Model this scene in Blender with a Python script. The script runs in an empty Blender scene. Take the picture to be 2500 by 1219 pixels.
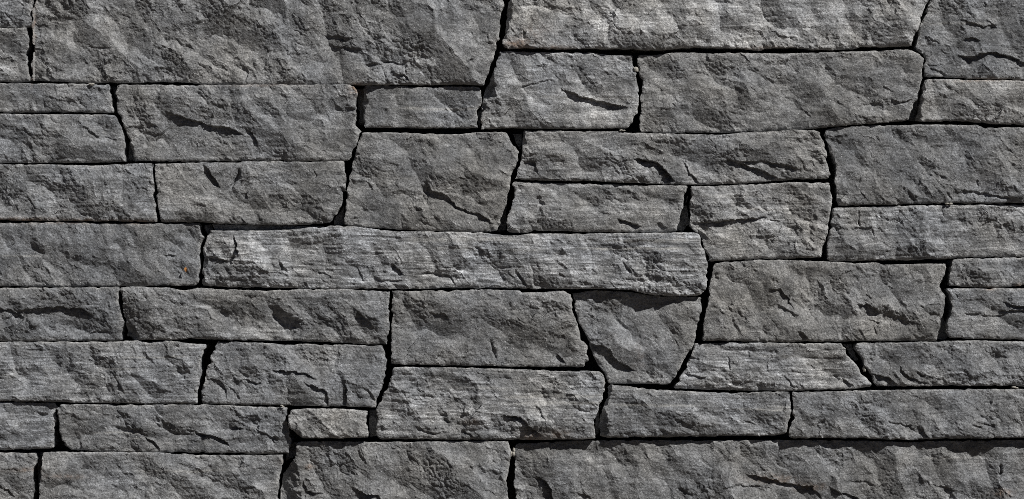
import bpy, math, random
import numpy as np

# ------------------------------------------------------------------ camera, sky, sun, exposure
scene = bpy.context.scene
col = scene.collection
GROUND = 1850.0                      # wall units: 1 unit = 1 mm, y counted downwards from the top of the view

def W(px, py, h=0.0):
    """wall coordinates (mm right, mm down, mm out of the wall) -> world metres"""
    return ((px - 1250.0) / 1000.0, -h / 1000.0, (GROUND - py) / 1000.0)

cam_data = bpy.data.cameras.new('camera')
cam = bpy.data.objects.new('camera', cam_data); col.objects.link(cam)
cam_data.sensor_fit = 'HORIZONTAL'; cam_data.sensor_width = 36.0
CAM_D = 6.0
cam_data.lens = 36.0 * CAM_D / 2.5
cam_data.clip_start = 0.1; cam_data.clip_end = 400.0
cx, _, cz = W(1250, 609.5)
cam.location = (cx, -CAM_D, cz)
cam.rotation_euler = (math.radians(90), 0, 0)
scene.camera = cam

SUN = np.array([0.55, -0.42, 0.72]); SUN = SUN / np.linalg.norm(SUN)
sun_el = math.asin(SUN[2]); sun_az = math.atan2(SUN[0], SUN[1])

world = bpy.data.worlds.new('World'); scene.world = world
world.use_nodes = True
wn = world.node_tree.nodes; wl = world.node_tree.links
bg = wn.get('Background') or wn.new('ShaderNodeBackground')
sky = wn.new('ShaderNodeTexSky'); sky.sky_type = 'NISHITA'; sky.sun_disc = False
sky.altitude = 3000.0; sky.air_density = 0.12; sky.dust_density = 0.25; sky.ozone_density = 0.3
sky.sun_elevation = sun_el; sky.sun_rotation = sun_az
wl.new(sky.outputs['Color'], bg.inputs['Color'])
bg.inputs['Strength'].default_value = 0.05

sd = bpy.data.lights.new('sun', 'SUN'); sd.energy = 5.0; sd.angle = math.radians(0.53); sd.color = (1.0, 0.98, 0.95)
so = bpy.data.objects.new('sun', sd); col.objects.link(so)
so.location = (4, -6, 6)
from mathutils import Vector
so.rotation_euler = Vector(SUN).to_track_quat('Z', 'Y').to_euler()

scene.view_settings.view_transform = 'Standard'
scene.view_settings.look = 'None'
scene.view_settings.exposure = 0.0
scene.view_settings.gamma = 1.0
scene.view_settings.use_curve_mapping = False
scene.cycles.use_denoising = False
scene.cycles.pixel_filter_type = 'BLACKMAN_HARRIS'; scene.cycles.filter_width = 0.9

LIGHT2D = np.array([-0.60, 0.80])    # the way shade falls along the wall face (px)

# ------------------------------------------------------------------ noise
def hash2(ix, iy, seed):
    ix = ix.astype(np.int64) & 0xffffffff; iy = iy.astype(np.int64) & 0xffffffff
    h = (ix * 374761393 + iy * 668265263 + (int(seed) & 0xffff) * 1442695041) & 0xffffffff
    h = ((h ^ (h >> 13)) * 1274126177) & 0xffffffff
    h = h ^ (h >> 16)
    h = (h * 2246822519) & 0xffffffff
    h = h ^ (h >> 15)
    return h.astype(np.float32) / np.float32(4294967296.0)

def vnoise(x, y, seed):
    x0 = np.floor(x); y0 = np.floor(y)
    fx = (x - x0).astype(np.float32); fy = (y - y0).astype(np.float32)
    fx = fx * fx * fx * (fx * (fx * 6 - 15) + 10); fy = fy * fy * fy * (fy * (fy * 6 - 15) + 10)
    a = hash2(x0, y0, seed); b = hash2(x0 + 1, y0, seed)
    c = hash2(x0, y0 + 1, seed); d = hash2(x0 + 1, y0 + 1, seed)
    return ((a + (b - a) * fx) * (1 - fy) + (c + (d - c) * fx) * fy) * 2 - 1

def fbm(x, y, seed, octs=4, gain=0.5):
    s = 0; a = 1.0
    for o in range(octs):
        s = s + a * vnoise(x, y, seed + 17 * o)
        x, y = (x * 1.62 + y * 1.18 + 3.7), (-x * 1.18 + y * 1.62 - 1.3)
        a *= gain
    return s

def scoops(x, y, lx, ly, seed, slope, tilt):
    """conchoidal fracture: shallow tilted scoops meeting in sharp ridges, continuous everywhere"""
    u = x / lx; v = y / ly
    iu = np.floor(u); iv = np.floor(v)
    best = np.full(x.shape, 1e9, np.float32)
    for du in (-1, 0, 1):
        for dv in (-1, 0, 1):
            cu = iu + du; cv = iv + dv
            ddx = u - (cu + 0.1 + 0.8 * hash2(cu, cv, seed)); ddy = v - (cv + 0.1 + 0.8 * hash2(cu, cv, seed + 1))
            gx = (hash2(cu, cv, seed + 2) - 0.5) * 2 * tilt
            gy = (hash2(cu, cv, seed + 3) - 0.5) * 2 * tilt
            o = (hash2(cu, cv, seed + 4) - 0.5) * 0.5
            best = np.minimum(best, (ddx * ddx + ddy * ddy + gx * ddx + gy * ddy + o).astype(np.float32))
    return best * (slope * math.sqrt(lx * ly))

# ------------------------------------------------------------------ outlines
def subdivide(poly, step):
    P = np.array(poly, float); Q = np.roll(P, -1, 0); out = []
    for a, b in zip(P, Q):
        n = max(1, int(round(np.hypot(*(b - a)) / step)))
        for i in range(n): out.append(a + (b - a) * i / n)
    return np.array(out)

def seg_sdf(px, py, P):
    """distance to outline (positive inside) and closest point"""
    A = P; B = np.roll(P, -1, 0)
    n = len(px)
    D = np.empty(n); CX = np.empty(n); CY = np.empty(n)
    ex = (B - A)[:, 0]; ey = (B - A)[:, 1]; L2 = ex * ex + ey * ey + 1e-9
    CH = max(1, 1500000 // len(P))
    for s in range(0, n, CH):
        x = px[s:s + CH, None]; y = py[s:s + CH, None]
        rx = x - A[:, 0]; ry = y - A[:, 1]
        t = np.clip((rx * ex + ry * ey) / L2, 0, 1)
        qx = A[:, 0] + t * ex; qy = A[:, 1] + t * ey
        d2 = (x - qx) ** 2 + (y - qy) ** 2
        k = d2.argmin(1); r = np.arange(len(k))
        cond = (A[:, 1] > y) != (B[:, 1] > y)
        xin = A[:, 0] + (y - A[:, 1]) * ex / np.where(ey == 0, 1e-9, ey)
        inside = ((cond & (x < xin)).sum(1) % 2) == 1
        D[s:s + CH] = np.sqrt(d2[r, k]) * np.where(inside, 1, -1)
        CX[s:s + CH] = qx[r, k]; CY[s:s + CH] = qy[r, k]
    return D, CX, CY

def sdf_grid(xs, ys, P, g):
    """signed distance over a grid: exact near the outline, interpolated inside"""
    st = 4
    cxs = np.arange(xs[0], xs[-1] + g * st * 2, g * st); cys = np.arange(ys[0], ys[-1] + g * st * 2, g * st)
    X, Y = np.meshgrid(cxs, cys)
    d, _, _ = seg_sdf(X.ravel(), Y.ravel(), P); d = d.reshape(X.shape)
    u = (xs - cxs[0]) / (g * st); v = (ys - cys[0]) / (g * st)
    iu = np.minimum(u.astype(int), len(cxs) - 2); iv = np.minimum(v.astype(int), len(cys) - 2)
    fu = (u - iu)[None, :]; fv = (v - iv)[:, None]
    dd = (d[iv][:, iu] * (1 - fv) * (1 - fu) + d[iv][:, iu + 1] * (1 - fv) * fu
          + d[iv + 1][:, iu] * fv * (1 - fu) + d[iv + 1][:, iu + 1] * fv * fu)
    X, Y = np.meshgrid(xs, ys)
    CX = X.copy(); CY = Y.copy()
    near = np.abs(dd) < g * 5
    e, qx, qy = seg_sdf(X[near], Y[near], P)
    dd[near] = e; CX[near] = qx; CY[near] = qy
    return X, Y, dd, CX, CY

# ------------------------------------------------------------------ ledges, cracks, broken corners
def line_dist(x, y, pts):
    pts = np.array(pts, float)
    best = np.full(x.shape, 1e9); sgn = np.zeros(x.shape); S = np.zeros(x.shape); over = np.zeros(x.shape)
    seg = pts[1:] - pts[:-1]; L = np.hypot(seg[:, 0], seg[:, 1]); tot = L.sum(); acc = 0
    for i in range(len(seg)):
        a = pts[i]; e = seg[i]
        tr = ((x - a[0]) * e[0] + (y - a[1]) * e[1]) / (L[i] ** 2 + 1e-9)
        t = np.clip(tr, 0, 1)
        dx = x - (a[0] + t * e[0]); dy = y - (a[1] + t * e[1])
        d = np.hypot(dx, dy)
        nx, ny = -e[1] / L[i], e[0] / L[i]
        m = d < best
        best = np.where(m, d, best); sgn = np.where(m, dx * nx + dy * ny, sgn)
        S = np.where(m, (acc + t * L[i]) / tot, S)
        ov = np.zeros(x.shape)
        if i == 0: ov = np.where(tr < 0, -tr * L[i], ov)
        if i == len(seg) - 1: ov = np.where(tr > 1, (tr - 1) * L[i], ov)
        over = np.where(m, ov, over)
        acc += L[i]
    e = pts[-1] - pts[0]; n = np.array([-e[1], e[0]]); n = n / (np.hypot(*n) + 1e-9)
    lit = float(n @ LIGHT2D)
    if lit < 0: sgn = -sgn
    return sgn, best, S, over, tot, abs(lit)

def apply_feature(h, x, y, f, seed):
    kind, pts, dep, wid = f
    m = 3.5 * wid + 25
    P = np.array(pts, float)
    sel = (x > P[:, 0].min() - m) & (x < P[:, 0].max() + m) & (y > P[:, 1].min() - m) & (y < P[:, 1].max() + m)
    if not sel.any(): return
    xs = x[sel]; ys = y[sel]
    wa = 2.6
    xw = xs + wa * fbm(xs / 13, ys / 13, seed + 5, 3); yw = ys + wa * fbm(xs / 13, ys / 13, seed + 9, 3)
    sd_, ad, S, over, tot, lit = line_dist(xw, yw, pts)
    if kind == 'c':                                     # broken corner falling away from the line
        t = np.maximum(sd_, 0)
        h[sel] -= np.minimum(t * dep, wid) * np.exp(-(over / 6.0) ** 2)
        return
    if kind == 'r':                                     # the same, falling to the right
        t = np.maximum(-sd_ if LIGHT2D[0] < 0 else sd_, 0)
        h[sel] -= np.minimum(t * dep, wid) * np.exp(-(over / 6.0) ** 2)
        return
    if kind == 'b':                                     # gentle swelling
        h[sel] += dep * np.exp(-(ad / wid) ** 2)
        return
    taper = np.clip(np.minimum(S, 1 - S) * 5.0 + 0.25, 0, 1) * np.exp(-(over / 4.0) ** 2)
    taper = taper * (0.85 + 0.3 * vnoise(xs / 22, ys / 22, seed + 3))
    if kind == 'g' or (kind == 'l' and lit < 0.22):      # crack or groove
        wg = min(wid, 8) * 0.5
        h[sel] -= dep * 0.9 * taper * np.exp(-(ad / wg) ** 2)
    elif wid >= 18 and dep <= 8:                         # broad facet leaning away from the ridge line
        u = np.clip(sd_ / (wid * .8), 0, 1)
        fall = np.where(sd_ > 0, .75 * u + .25 * u * u, 0) * np.exp(-np.maximum(sd_ - wid * .8, 0) / (wid * 1.1))
        h[sel] -= 1.5 * dep * np.minimum(1, wid / 28.0) * fall * np.clip(np.minimum(S, 1 - S) * 4 + .4, 0, 1) * np.exp(-(over / 8.0) ** 2)
    else:                                               # ledge: sharp drop on the shade side, slow rise beyond it
        t = sd_
        soft = np.clip((10.0 - dep) / 5.0, 0, 1) * np.clip(.75 + .9 * vnoise(xs / 30, ys / 30, seed + 4), 0, 1.4)
        rw = 1.6 + soft * dep * 1.5
        drop = np.clip(t / rw + 0.5, 0, 1) * np.exp(-np.maximum(t, 0) / (wid * 0.9))
        lip = 0.18 * np.exp(-np.maximum(-t, 0) / (wid * 0.8)) * (t < 0)
        h[sel] += (.7 if dep <= 7 else .75 if dep <= 10 else .9) * dep * taper * (lip - drop)

def F(txt):
    """one feature per line: kind depth width x,y x,y ..."""
    out = []
    for ln in txt.strip().splitlines():
        p = ln.split()
        if not p: continue
        pts = [tuple(float(v) for v in q.split(',')) for q in p[3:]]
        out.append((p[0], pts, float(p[1]), float(p[2])))
    return out

def PTS(txt): return [tuple(float(v) for v in q.split(',')) for q in txt.split()]

# ------------------------------------------------------------------ the stones in view: outline and (proud mm, tone, lamination, warmth, roughness)
STONES = [
 # top courses
 ('a', '-95,-70 79,-70 77,40 75,64 60,67 0,66 -95,64', 0, 1.0, .5, .4, 1),
 ('b', '-60,69 0,69 30,70 64,68 69,90 70,115 66,124 61,133 63,142 68,160 71,180 73,198 40,200 0,198 -60,199', -2, .95, .3, .3, 1),
 ('c', '83,-70 81,20 79,50 80,90 80,125 77,160 75,195 100,197 138,198 220,201 268,201 344,201.5 413,199 448,201 517,205 650,207 930,207 1050,207 1120,206 1171,208 1180,208 1183,201 1192,183 1202,152 1206,138 1214,114 1218,93 1221,62 1224,31 1230,17 1228,0 1229,-70', 4, 1.02, .15, .45, 1.15),
 ('d', '1240,-70 1240,10 1238,40 1234,70 1231,95 1225,103 1224,112 1228,118 1240,118.5 1309,118 1343,120.5 1419,119 1536,120 1584,123 1636,122 1664,117 1740,116 1805,118 1853,124 1871,118 1919,116.5 1967,118 1977,122 2022,122 2084,120.5 2108,112 2150,115 2194,114 2225,112 2229,90 2243,72 2251,52 2255,24 2263,7 2268,0 2272,-70', 6, 1.34, .5, .65, 1),
 ('e', '2279,-70 2275,0 2262,24 2256,48 2249,69 2244,86 2240,107 2235,120.5 2245,130 2256,138 2258,155 2259,172 2257,182.5 2259,186 2315,188 2367,191 2500,194 2580,195 2580,-70', -4, .88, .45, .2, 1),
 ('f', '1218,126 1270,127 1326,129 1412,130 1447,130 1495,136 1540,136 1543,138 1545,158 1552,179 1557,203 1560,220 1560,248 1556,276 1547,293 1536,305 1533,312 1481,313.5 1378,315 1281,313.5 1240,312 1175,315 1172,300 1174,280 1176,262 1180,245 1184,222 1195,200 1205,175 1212,150', 2, 1.2, .55, .4, 1),
 ('g', '1559,136 1609,134 1646,129 1722,131 1791,131 1890,131 1919,131 2022,129 2091,127 2160,123 2215,122 2232,127 2246,134 2252,145 2252,176 2250,196 2243,220 2236,248 2225,276 2220,293 2181,297 2153,300 2070,305 2022,310 1964,315 1850,321 1774,323 1653,323 1567,322 1560,310 1562,286 1565,248 1567,214 1570,203 1564,188 1560,176 1560,162 1555,148', 2, .98, .3, .5, 1),
 ('h', '2258,195 2262,194.5 2367,196 2500,198 2570,199 2570,306 2500,305 2436,303 2387,299 2360,295.5 2248,295.5 2240,293 2245,255 2252,225', 3, 1.2, .3, .75, 1.1),
 # left, second and third courses
 ('i', '-80,204 0,204 207,205.6 265,206 269,210 267,224 274,241 275.5,255 277,272 275,274.5 138,274 0,274 -80,274', 1, .9, .4, .2, 1),
 ('j', '-110,279 0,279 69,280 155,280 255,281 279,282 288,298 298,313 305,334 305,365 306.6,389 305,394 241,396 103,397 0,398 -110,398', 3, .95, .4, .1, 1),
 ('k', '284,208 413,209 482,208 650,208 689,208 785,207 854,207 865,212 875,227 870,248 871.5,265 868,286 868,305 882,320 877,327 873,348 863,365 858,382 852.5,391 840,392 723,393 620,391 586,393 448,394 344,393 327,393 324,375.5 319,358 310,331 303,310 298,296 288,276 284,255 282.5,234 283,215', 3, .98, .4, .45, 1),
 ('l', '892,208 985,210 1016,214 1068,215 1085,212.5 1157,212.5 1169,215 1175,231 1175,251 1164,272 1164,293 1168,312 1102,312 964,312 887,310 884,280 886,245 885,215', -2, .92, .4, .3, 1),
 ('m', '883.5,324.5 964,324.5 1102,329 1130,328 1154,324 1235,324 1245,341 1255.6,356.5 1267.6,372 1264,393 1256,412 1247,428 1245,452 1240,475 1236,495 1228,520 1220,540 1213,562 1188,565 1119.5,565.7 1050,564 964.5,559 895.6,554.6 847,551 840.5,548 842,517 845.6,486 850,452 857.7,417.6 864,390 869,365 879,341', 2, .92, .25, .55, 1),
 ('n', '379,401 517,397.6 585.6,397.6 599,394.5 650,395 758,396 840.5,394.5 842,411 844.5,438 846,455.5 845,467.5 837.7,468 837,490 830,514 816,531 808,541 802.6,544 723,549 620,548 585.6,547 510,543 448,541.6 393,542.6 389,528 386,504 382,480 384,459 379,431 378,411', 1, .95, .4, .4, 1),
 ('o', '-70,403 0,403 86,403 241,405.5 276,402 374,400 374,431 375.5,452 376,486.5 381,507 383,541 344,541 310,540 172,539 90,539 0,537 -70,537', 3, .98, .55, .3, 1),
 ('p', '-90,546 0,546 79,545 114,543 179,543 241,547 344,547 486,547 492.6,559 499,577 490,597 487,624 488,659 486,683 479,697 379,696.6 275.6,699 138,699 0,698 -90,698', 1, .86, .15, .2, 1),
 ('q', '513,564 650,564 689,563 758,557 806,552 840.5,553 895.6,557 964.5,566.5 1050.6,566.5 1188,569 1240,577 1266,576 1291.7,571 1412,572 1533,570 1688,569 1703,571 1709,583 1716,600 1724,631 1729,648 1728,676 1724,700 1715,721 1670.6,722 1601.7,720.7 1567,715.5 1543,708.6 1481,705 1309,705 1240,702.5 1068,704 964.5,705 792,705 654,702 585.6,702 517,698 496,697 491.5,690 492,660 492,625 495,602 505,577', 5, 1.15, 1.0, .3, 1),
 # right, third to sixth course
 ('r', '1281,320 1343,320 1433,322 1515.6,322 1533,325.5 1619,327 1757,331 1825.6,324.5 1890,322 1919,317.6 1981,318.6 2001.5,324 2010,344.5 2017,372 2025,410 2027,433 2022,436 1946,437 1901.6,440 1850,445 1791,448 1688,451 1584,448 1447,442 1343,441 1254,437 1257,433 1266,410 1274,385 1273,360 1277,331', 4, 1.0, .5, .45, 1.1),
 ('s', '1254,445 1343,448 1481,451 1602,454 1677,454.5 1679,459 1670.6,476 1669,497 1664,517.5 1662,535 1654,553 1652,565 1584.5,566.5 1447,566.5 1343,563 1302,562 1288,567 1244,568 1236,564 1236.6,535 1246,510 1254,486.5 1255.5,473 1252,452', 1, 1.05, .55, .45, 1),
 ('t', '1688,456 1757,455 1890,449 1919,446 2025.6,447 2028,466 2030,497 2026,528 2021,566 2016,588 2010,603.6 2005,628 1919,631 1850,632 1825.6,633 1757,636 1730,637 1727,625 1720,600 1714.5,583 1706,572.6 1690,559 1681,548.5 1683,521 1683,490 1688,466', 2, 1.12, .7, .6, 1),
 ('u', '2017,318 2043,312 2125.6,307.6 2263,305 2384,306.6 2408,313.5 2449,312 2500,312 2560,312 2560,496 2500,496 2401,496 2298,496 2194.5,498.5 2091,501 2050,501 2044,490 2041,448.6 2042,424 2039,407 2031,379 2021,351 2014,330', 1, .9, .3, .35, 1),
 ('v', '2031,509 2091,507 2194.5,504 2315,501.5 2500,501 2600,501 2600,625 2500,626 2367,628 2298,632 2229,634.6 2143,634.6 2091,637 2039.5,637 2019,634 2019,604 2023,583 2028,555 2033,528', -2, 1.08, .75, .35, 1),
 ('w', '1850,636 1902,635.5 2022,640 2056.7,641 2091,644 2139,641.5 2160,646.6 2212,646.6 2263,645 2308,645 2310,655 2301,683 2294,700 2301,714 2308,724 2308,745 2301,772 2294,796.5 2290,810 2287.5,831 2160,832.5 2022,833 1850,833.5 1757,831 1715,831 1717,813 1718,796.5 1723,762 1728.5,734.5 1733.6,700 1739,665.6 1743,648 1746,643 1757,642', 1, .92, .25, .7, 1),
 ('x', '2327,635 2367,632 2418,631 2500,629 2590,629 2590,694 2500,695 2477,700 2436,701.5 2401,701.5 2360,700 2318,698 2319,676 2323.6,652', -2, .95, .5, .3, 1),
 ('y', '2313,706 2401,705 2500,706 2575,706 2575,829 2500,828.5 2415,827 2367,826 2335,827 2318,824 2310,812 2312,790 2322,765.5 2328,743 2320,727.6 2315,717', 2, .95, .4, .25, 1),
 # lower courses
 ('A', '-75,704 0,704 103,703.5 289,701.5 291,721 294.5,745 297,762 302,786 303,808.5 302,813 299,831 207,832 69,832.5 0,832 -75,832', 2, .85, .2, .2, 1),
 ('B', '295,703 310,701 413,703 448,710 482,704 551,706 650,712 671.7,710 723,707.5 861,707.5 923,712 951,712 952,734.5 952.5,755 950,776 952,796.5 952,806 948,820 944,841 878,839.5 792,835 723,832 654,831 585.6,831 517,828 465,826.6 396,829.5 351,830 318,830 307,822 308,808 306.5,786 303,762 298,734.5 294,712', 1, .95, .45, .4, 1),
 ('C', '957,711 1016,712 1075,709 1095,714 1112.6,708 1270,709.5 1274.5,715.5 1336.5,714 1364,709.5 1378,711 1391.6,720.7 1399,734.5 1398,755 1404,776 1413,807 1423,830 1436,847 1429,864.5 1438,880 1430,887 1428,895 1343,895.5 1240,895 1205.6,892.5 1068,891.5 964.5,889 956,887 956,850.7 957,813 956,803 957,734.5', 4, .93, .25, .45, 1),
 ('D', '1396,717 1450,710 1540,714 1600,724 1700,726 1713,728 1713.6,762 1708.5,782.7 1703,806 1699,823 1692,844 1680,864 1666,888.6 1652,912.7 1638,936 1633,938 1550,937 1491,937 1483,933 1479,921 1464,899 1450,875 1442,847 1434,826.6 1421,802 1414,786 1405,758.6 1403,734.5', -7, 1.0, .2, .45, 1),
 ('E', '-105,837 0,836 103,835.5 282.5,836 303,833 344.5,833 362,837.6 413,832 465,840 503,842 501,857.6 491,875 489,899 492,906 486,933 482,954 485,978 480,985 344.5,984.5 207,983 103,980 0,979 -105,978', 1, 1.0, .75, .2, 1),
 ('G', '532,834.5 558,835.5 650,839 716.5,844 730,841 826.7,842.5 895.6,844.5 933.5,844 938,861 944.5,878 942.5,912.7 937,937 925,961 919,981.6 916,994 826.7,992 723,989.5 620,988 517,987 494,985 490,964 493,947 498,930 502,909 510,885 520,854', 0, 1.0, .45, .2, 1),
 ('H', '959,897 1068,897.5 1240,901.6 1343,906.5 1464,908 1473,918 1478,933 1476.5,954 1466,981.6 1456,1009 1450,1033 1453,1057 1455,1071 1378,1072 1302,1073 1240,1073 1137,1073 1033,1072 930,1072 920,1067 918.5,1054 921.5,1033 920,1012.6 920,999 931,978 938.5,954 951,933 956,909', 4, 1.05, .8, .45, 1.1),
 ('I', '-85,982 0,982 34.5,984 131,985.5 138,995 133,1008 137,1023 132,1045 132,1070 128,1093 120.6,1094.6 51.7,1098 0,1099.5 -85,1100', -3, 1.0, .8, .2, 1),
 ('J', '145,988.5 241,988.5 344.5,990 448,988.5 499.5,989 650,995 678.6,995 702,996 700,1006 700,1036 709,1064 712.5,1078 706,1092 703,1107 620,1107.5 517,1105.6 344.5,1103 241,1103 172,1099.5 160,1092 149,1071 144.7,1047 143,1023 139,1009 138,999', -1, .88, .35, .15, 1),
 ('K', '709.6,1001.5 740.6,998 809.5,997.5 861,1000.5 899,1004 899.7,1067.7 826.7,1069 740.6,1068 726.8,1060.8 711,1047 703.5,1033 703.5,1012.6', 14, 1.26, .3, .65, .9),
 ('L', '-65,1105 0,1105.6 51.7,1107 86,1108 89,1119 86,1133 79,1150 77.5,1164 82.7,1181 81,1219 82,1272 -65,1272', 0, .92, .2, .4, 1),
 ('M', '105,1105 172,1105 327,1104.5 413,1107 465,1111 551,1112.5 650,1112.5 691,1112 690.5,1130 683,1157 678,1181 679,1219 680,1272 96,1272 96,1219 95,1185 100,1157 105,1130 103,1110', 2, .96, .35, .45, 1),
 ('N', '730,1080 792,1078.7 930,1081 1068,1079 1171,1077.5 1240,1077.5 1243.5,1092 1250,1109 1243.5,1143.5 1238,1174.5 1241,1219 1242,1272 682,1272 684,1219 684.5,1188 690,1160.7 704,1136.6 720,1119 723,1088', 1, .93, .2, .5, 1.1),
 ('O', '1257,1088 1261,1085 1309,1084 1384,1079 1450,1078 1900,1077 2050,1078 2125,1079 2229,1082 2298,1079 2500,1077 2590,1077 2590,1272 1259,1272 1259,1219 1256,1178 1255,1143.5 1259,1123 1255,1109', -14, .92, .3, .45, 1),
 ('P', '1495,941 1550,945.5 1584.5,951 1619,953.5 1691,956.5 1791,960.5 1850,958.5 1890,957.5 1928,958 1931,971 1932,995 1929,1019.5 1922,1047 1919,1059 1914,1062 1850,1064 1825.6,1063.6 1688,1066 1584.5,1067 1491.5,1069 1466,1066 1463,1050 1465,1025 1473,995 1485,965 1488,943', 3, .97, .6, .2, 1),
 ('Q', '1697,840 1757,838 1890,838 1953,839 2055,838.5 2065,850.7 2065,864 2082,881.7 2096,899 2103,912.7 2123,928 2129,938 2124,943 2088,949 2022,951.5 1919,955 1850,953.5 1757,951.5 1698,950 1660,948 1645,947 1654,933 1671.6,902 1682,878 1695,848', 0, 1.08, .9, .4, 1),
 ('R', '2088,840 2105,838 2160,838 2246,836 2325,834 2346,832.5 2415,833 2500,835 2600,835 2600,946 2500,945 2470,940.5 2453,943 2367,942 2287.5,941 2229,943.5 2143,943 2133.5,935 2124,912.7 2114,895.5 2100,871 2086,847', 2, .95, .3, .2, 1),
 ('S', '1937,958.5 2022,957.5 2125.6,954 2229,952.5 2367,951.5 2463,951.5 2477,949 2500,951 2565,951 2565,1069 2500,1068.7 2367,1069.4 2298,1070 2229,1074 2125.6,1071 2050,1069.4 1936,1068.7 1926,1066 1928.5,1047 1934.5,1019.5 1937,995 1936,971', 3, .95, .35, .25, 1),
]

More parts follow.
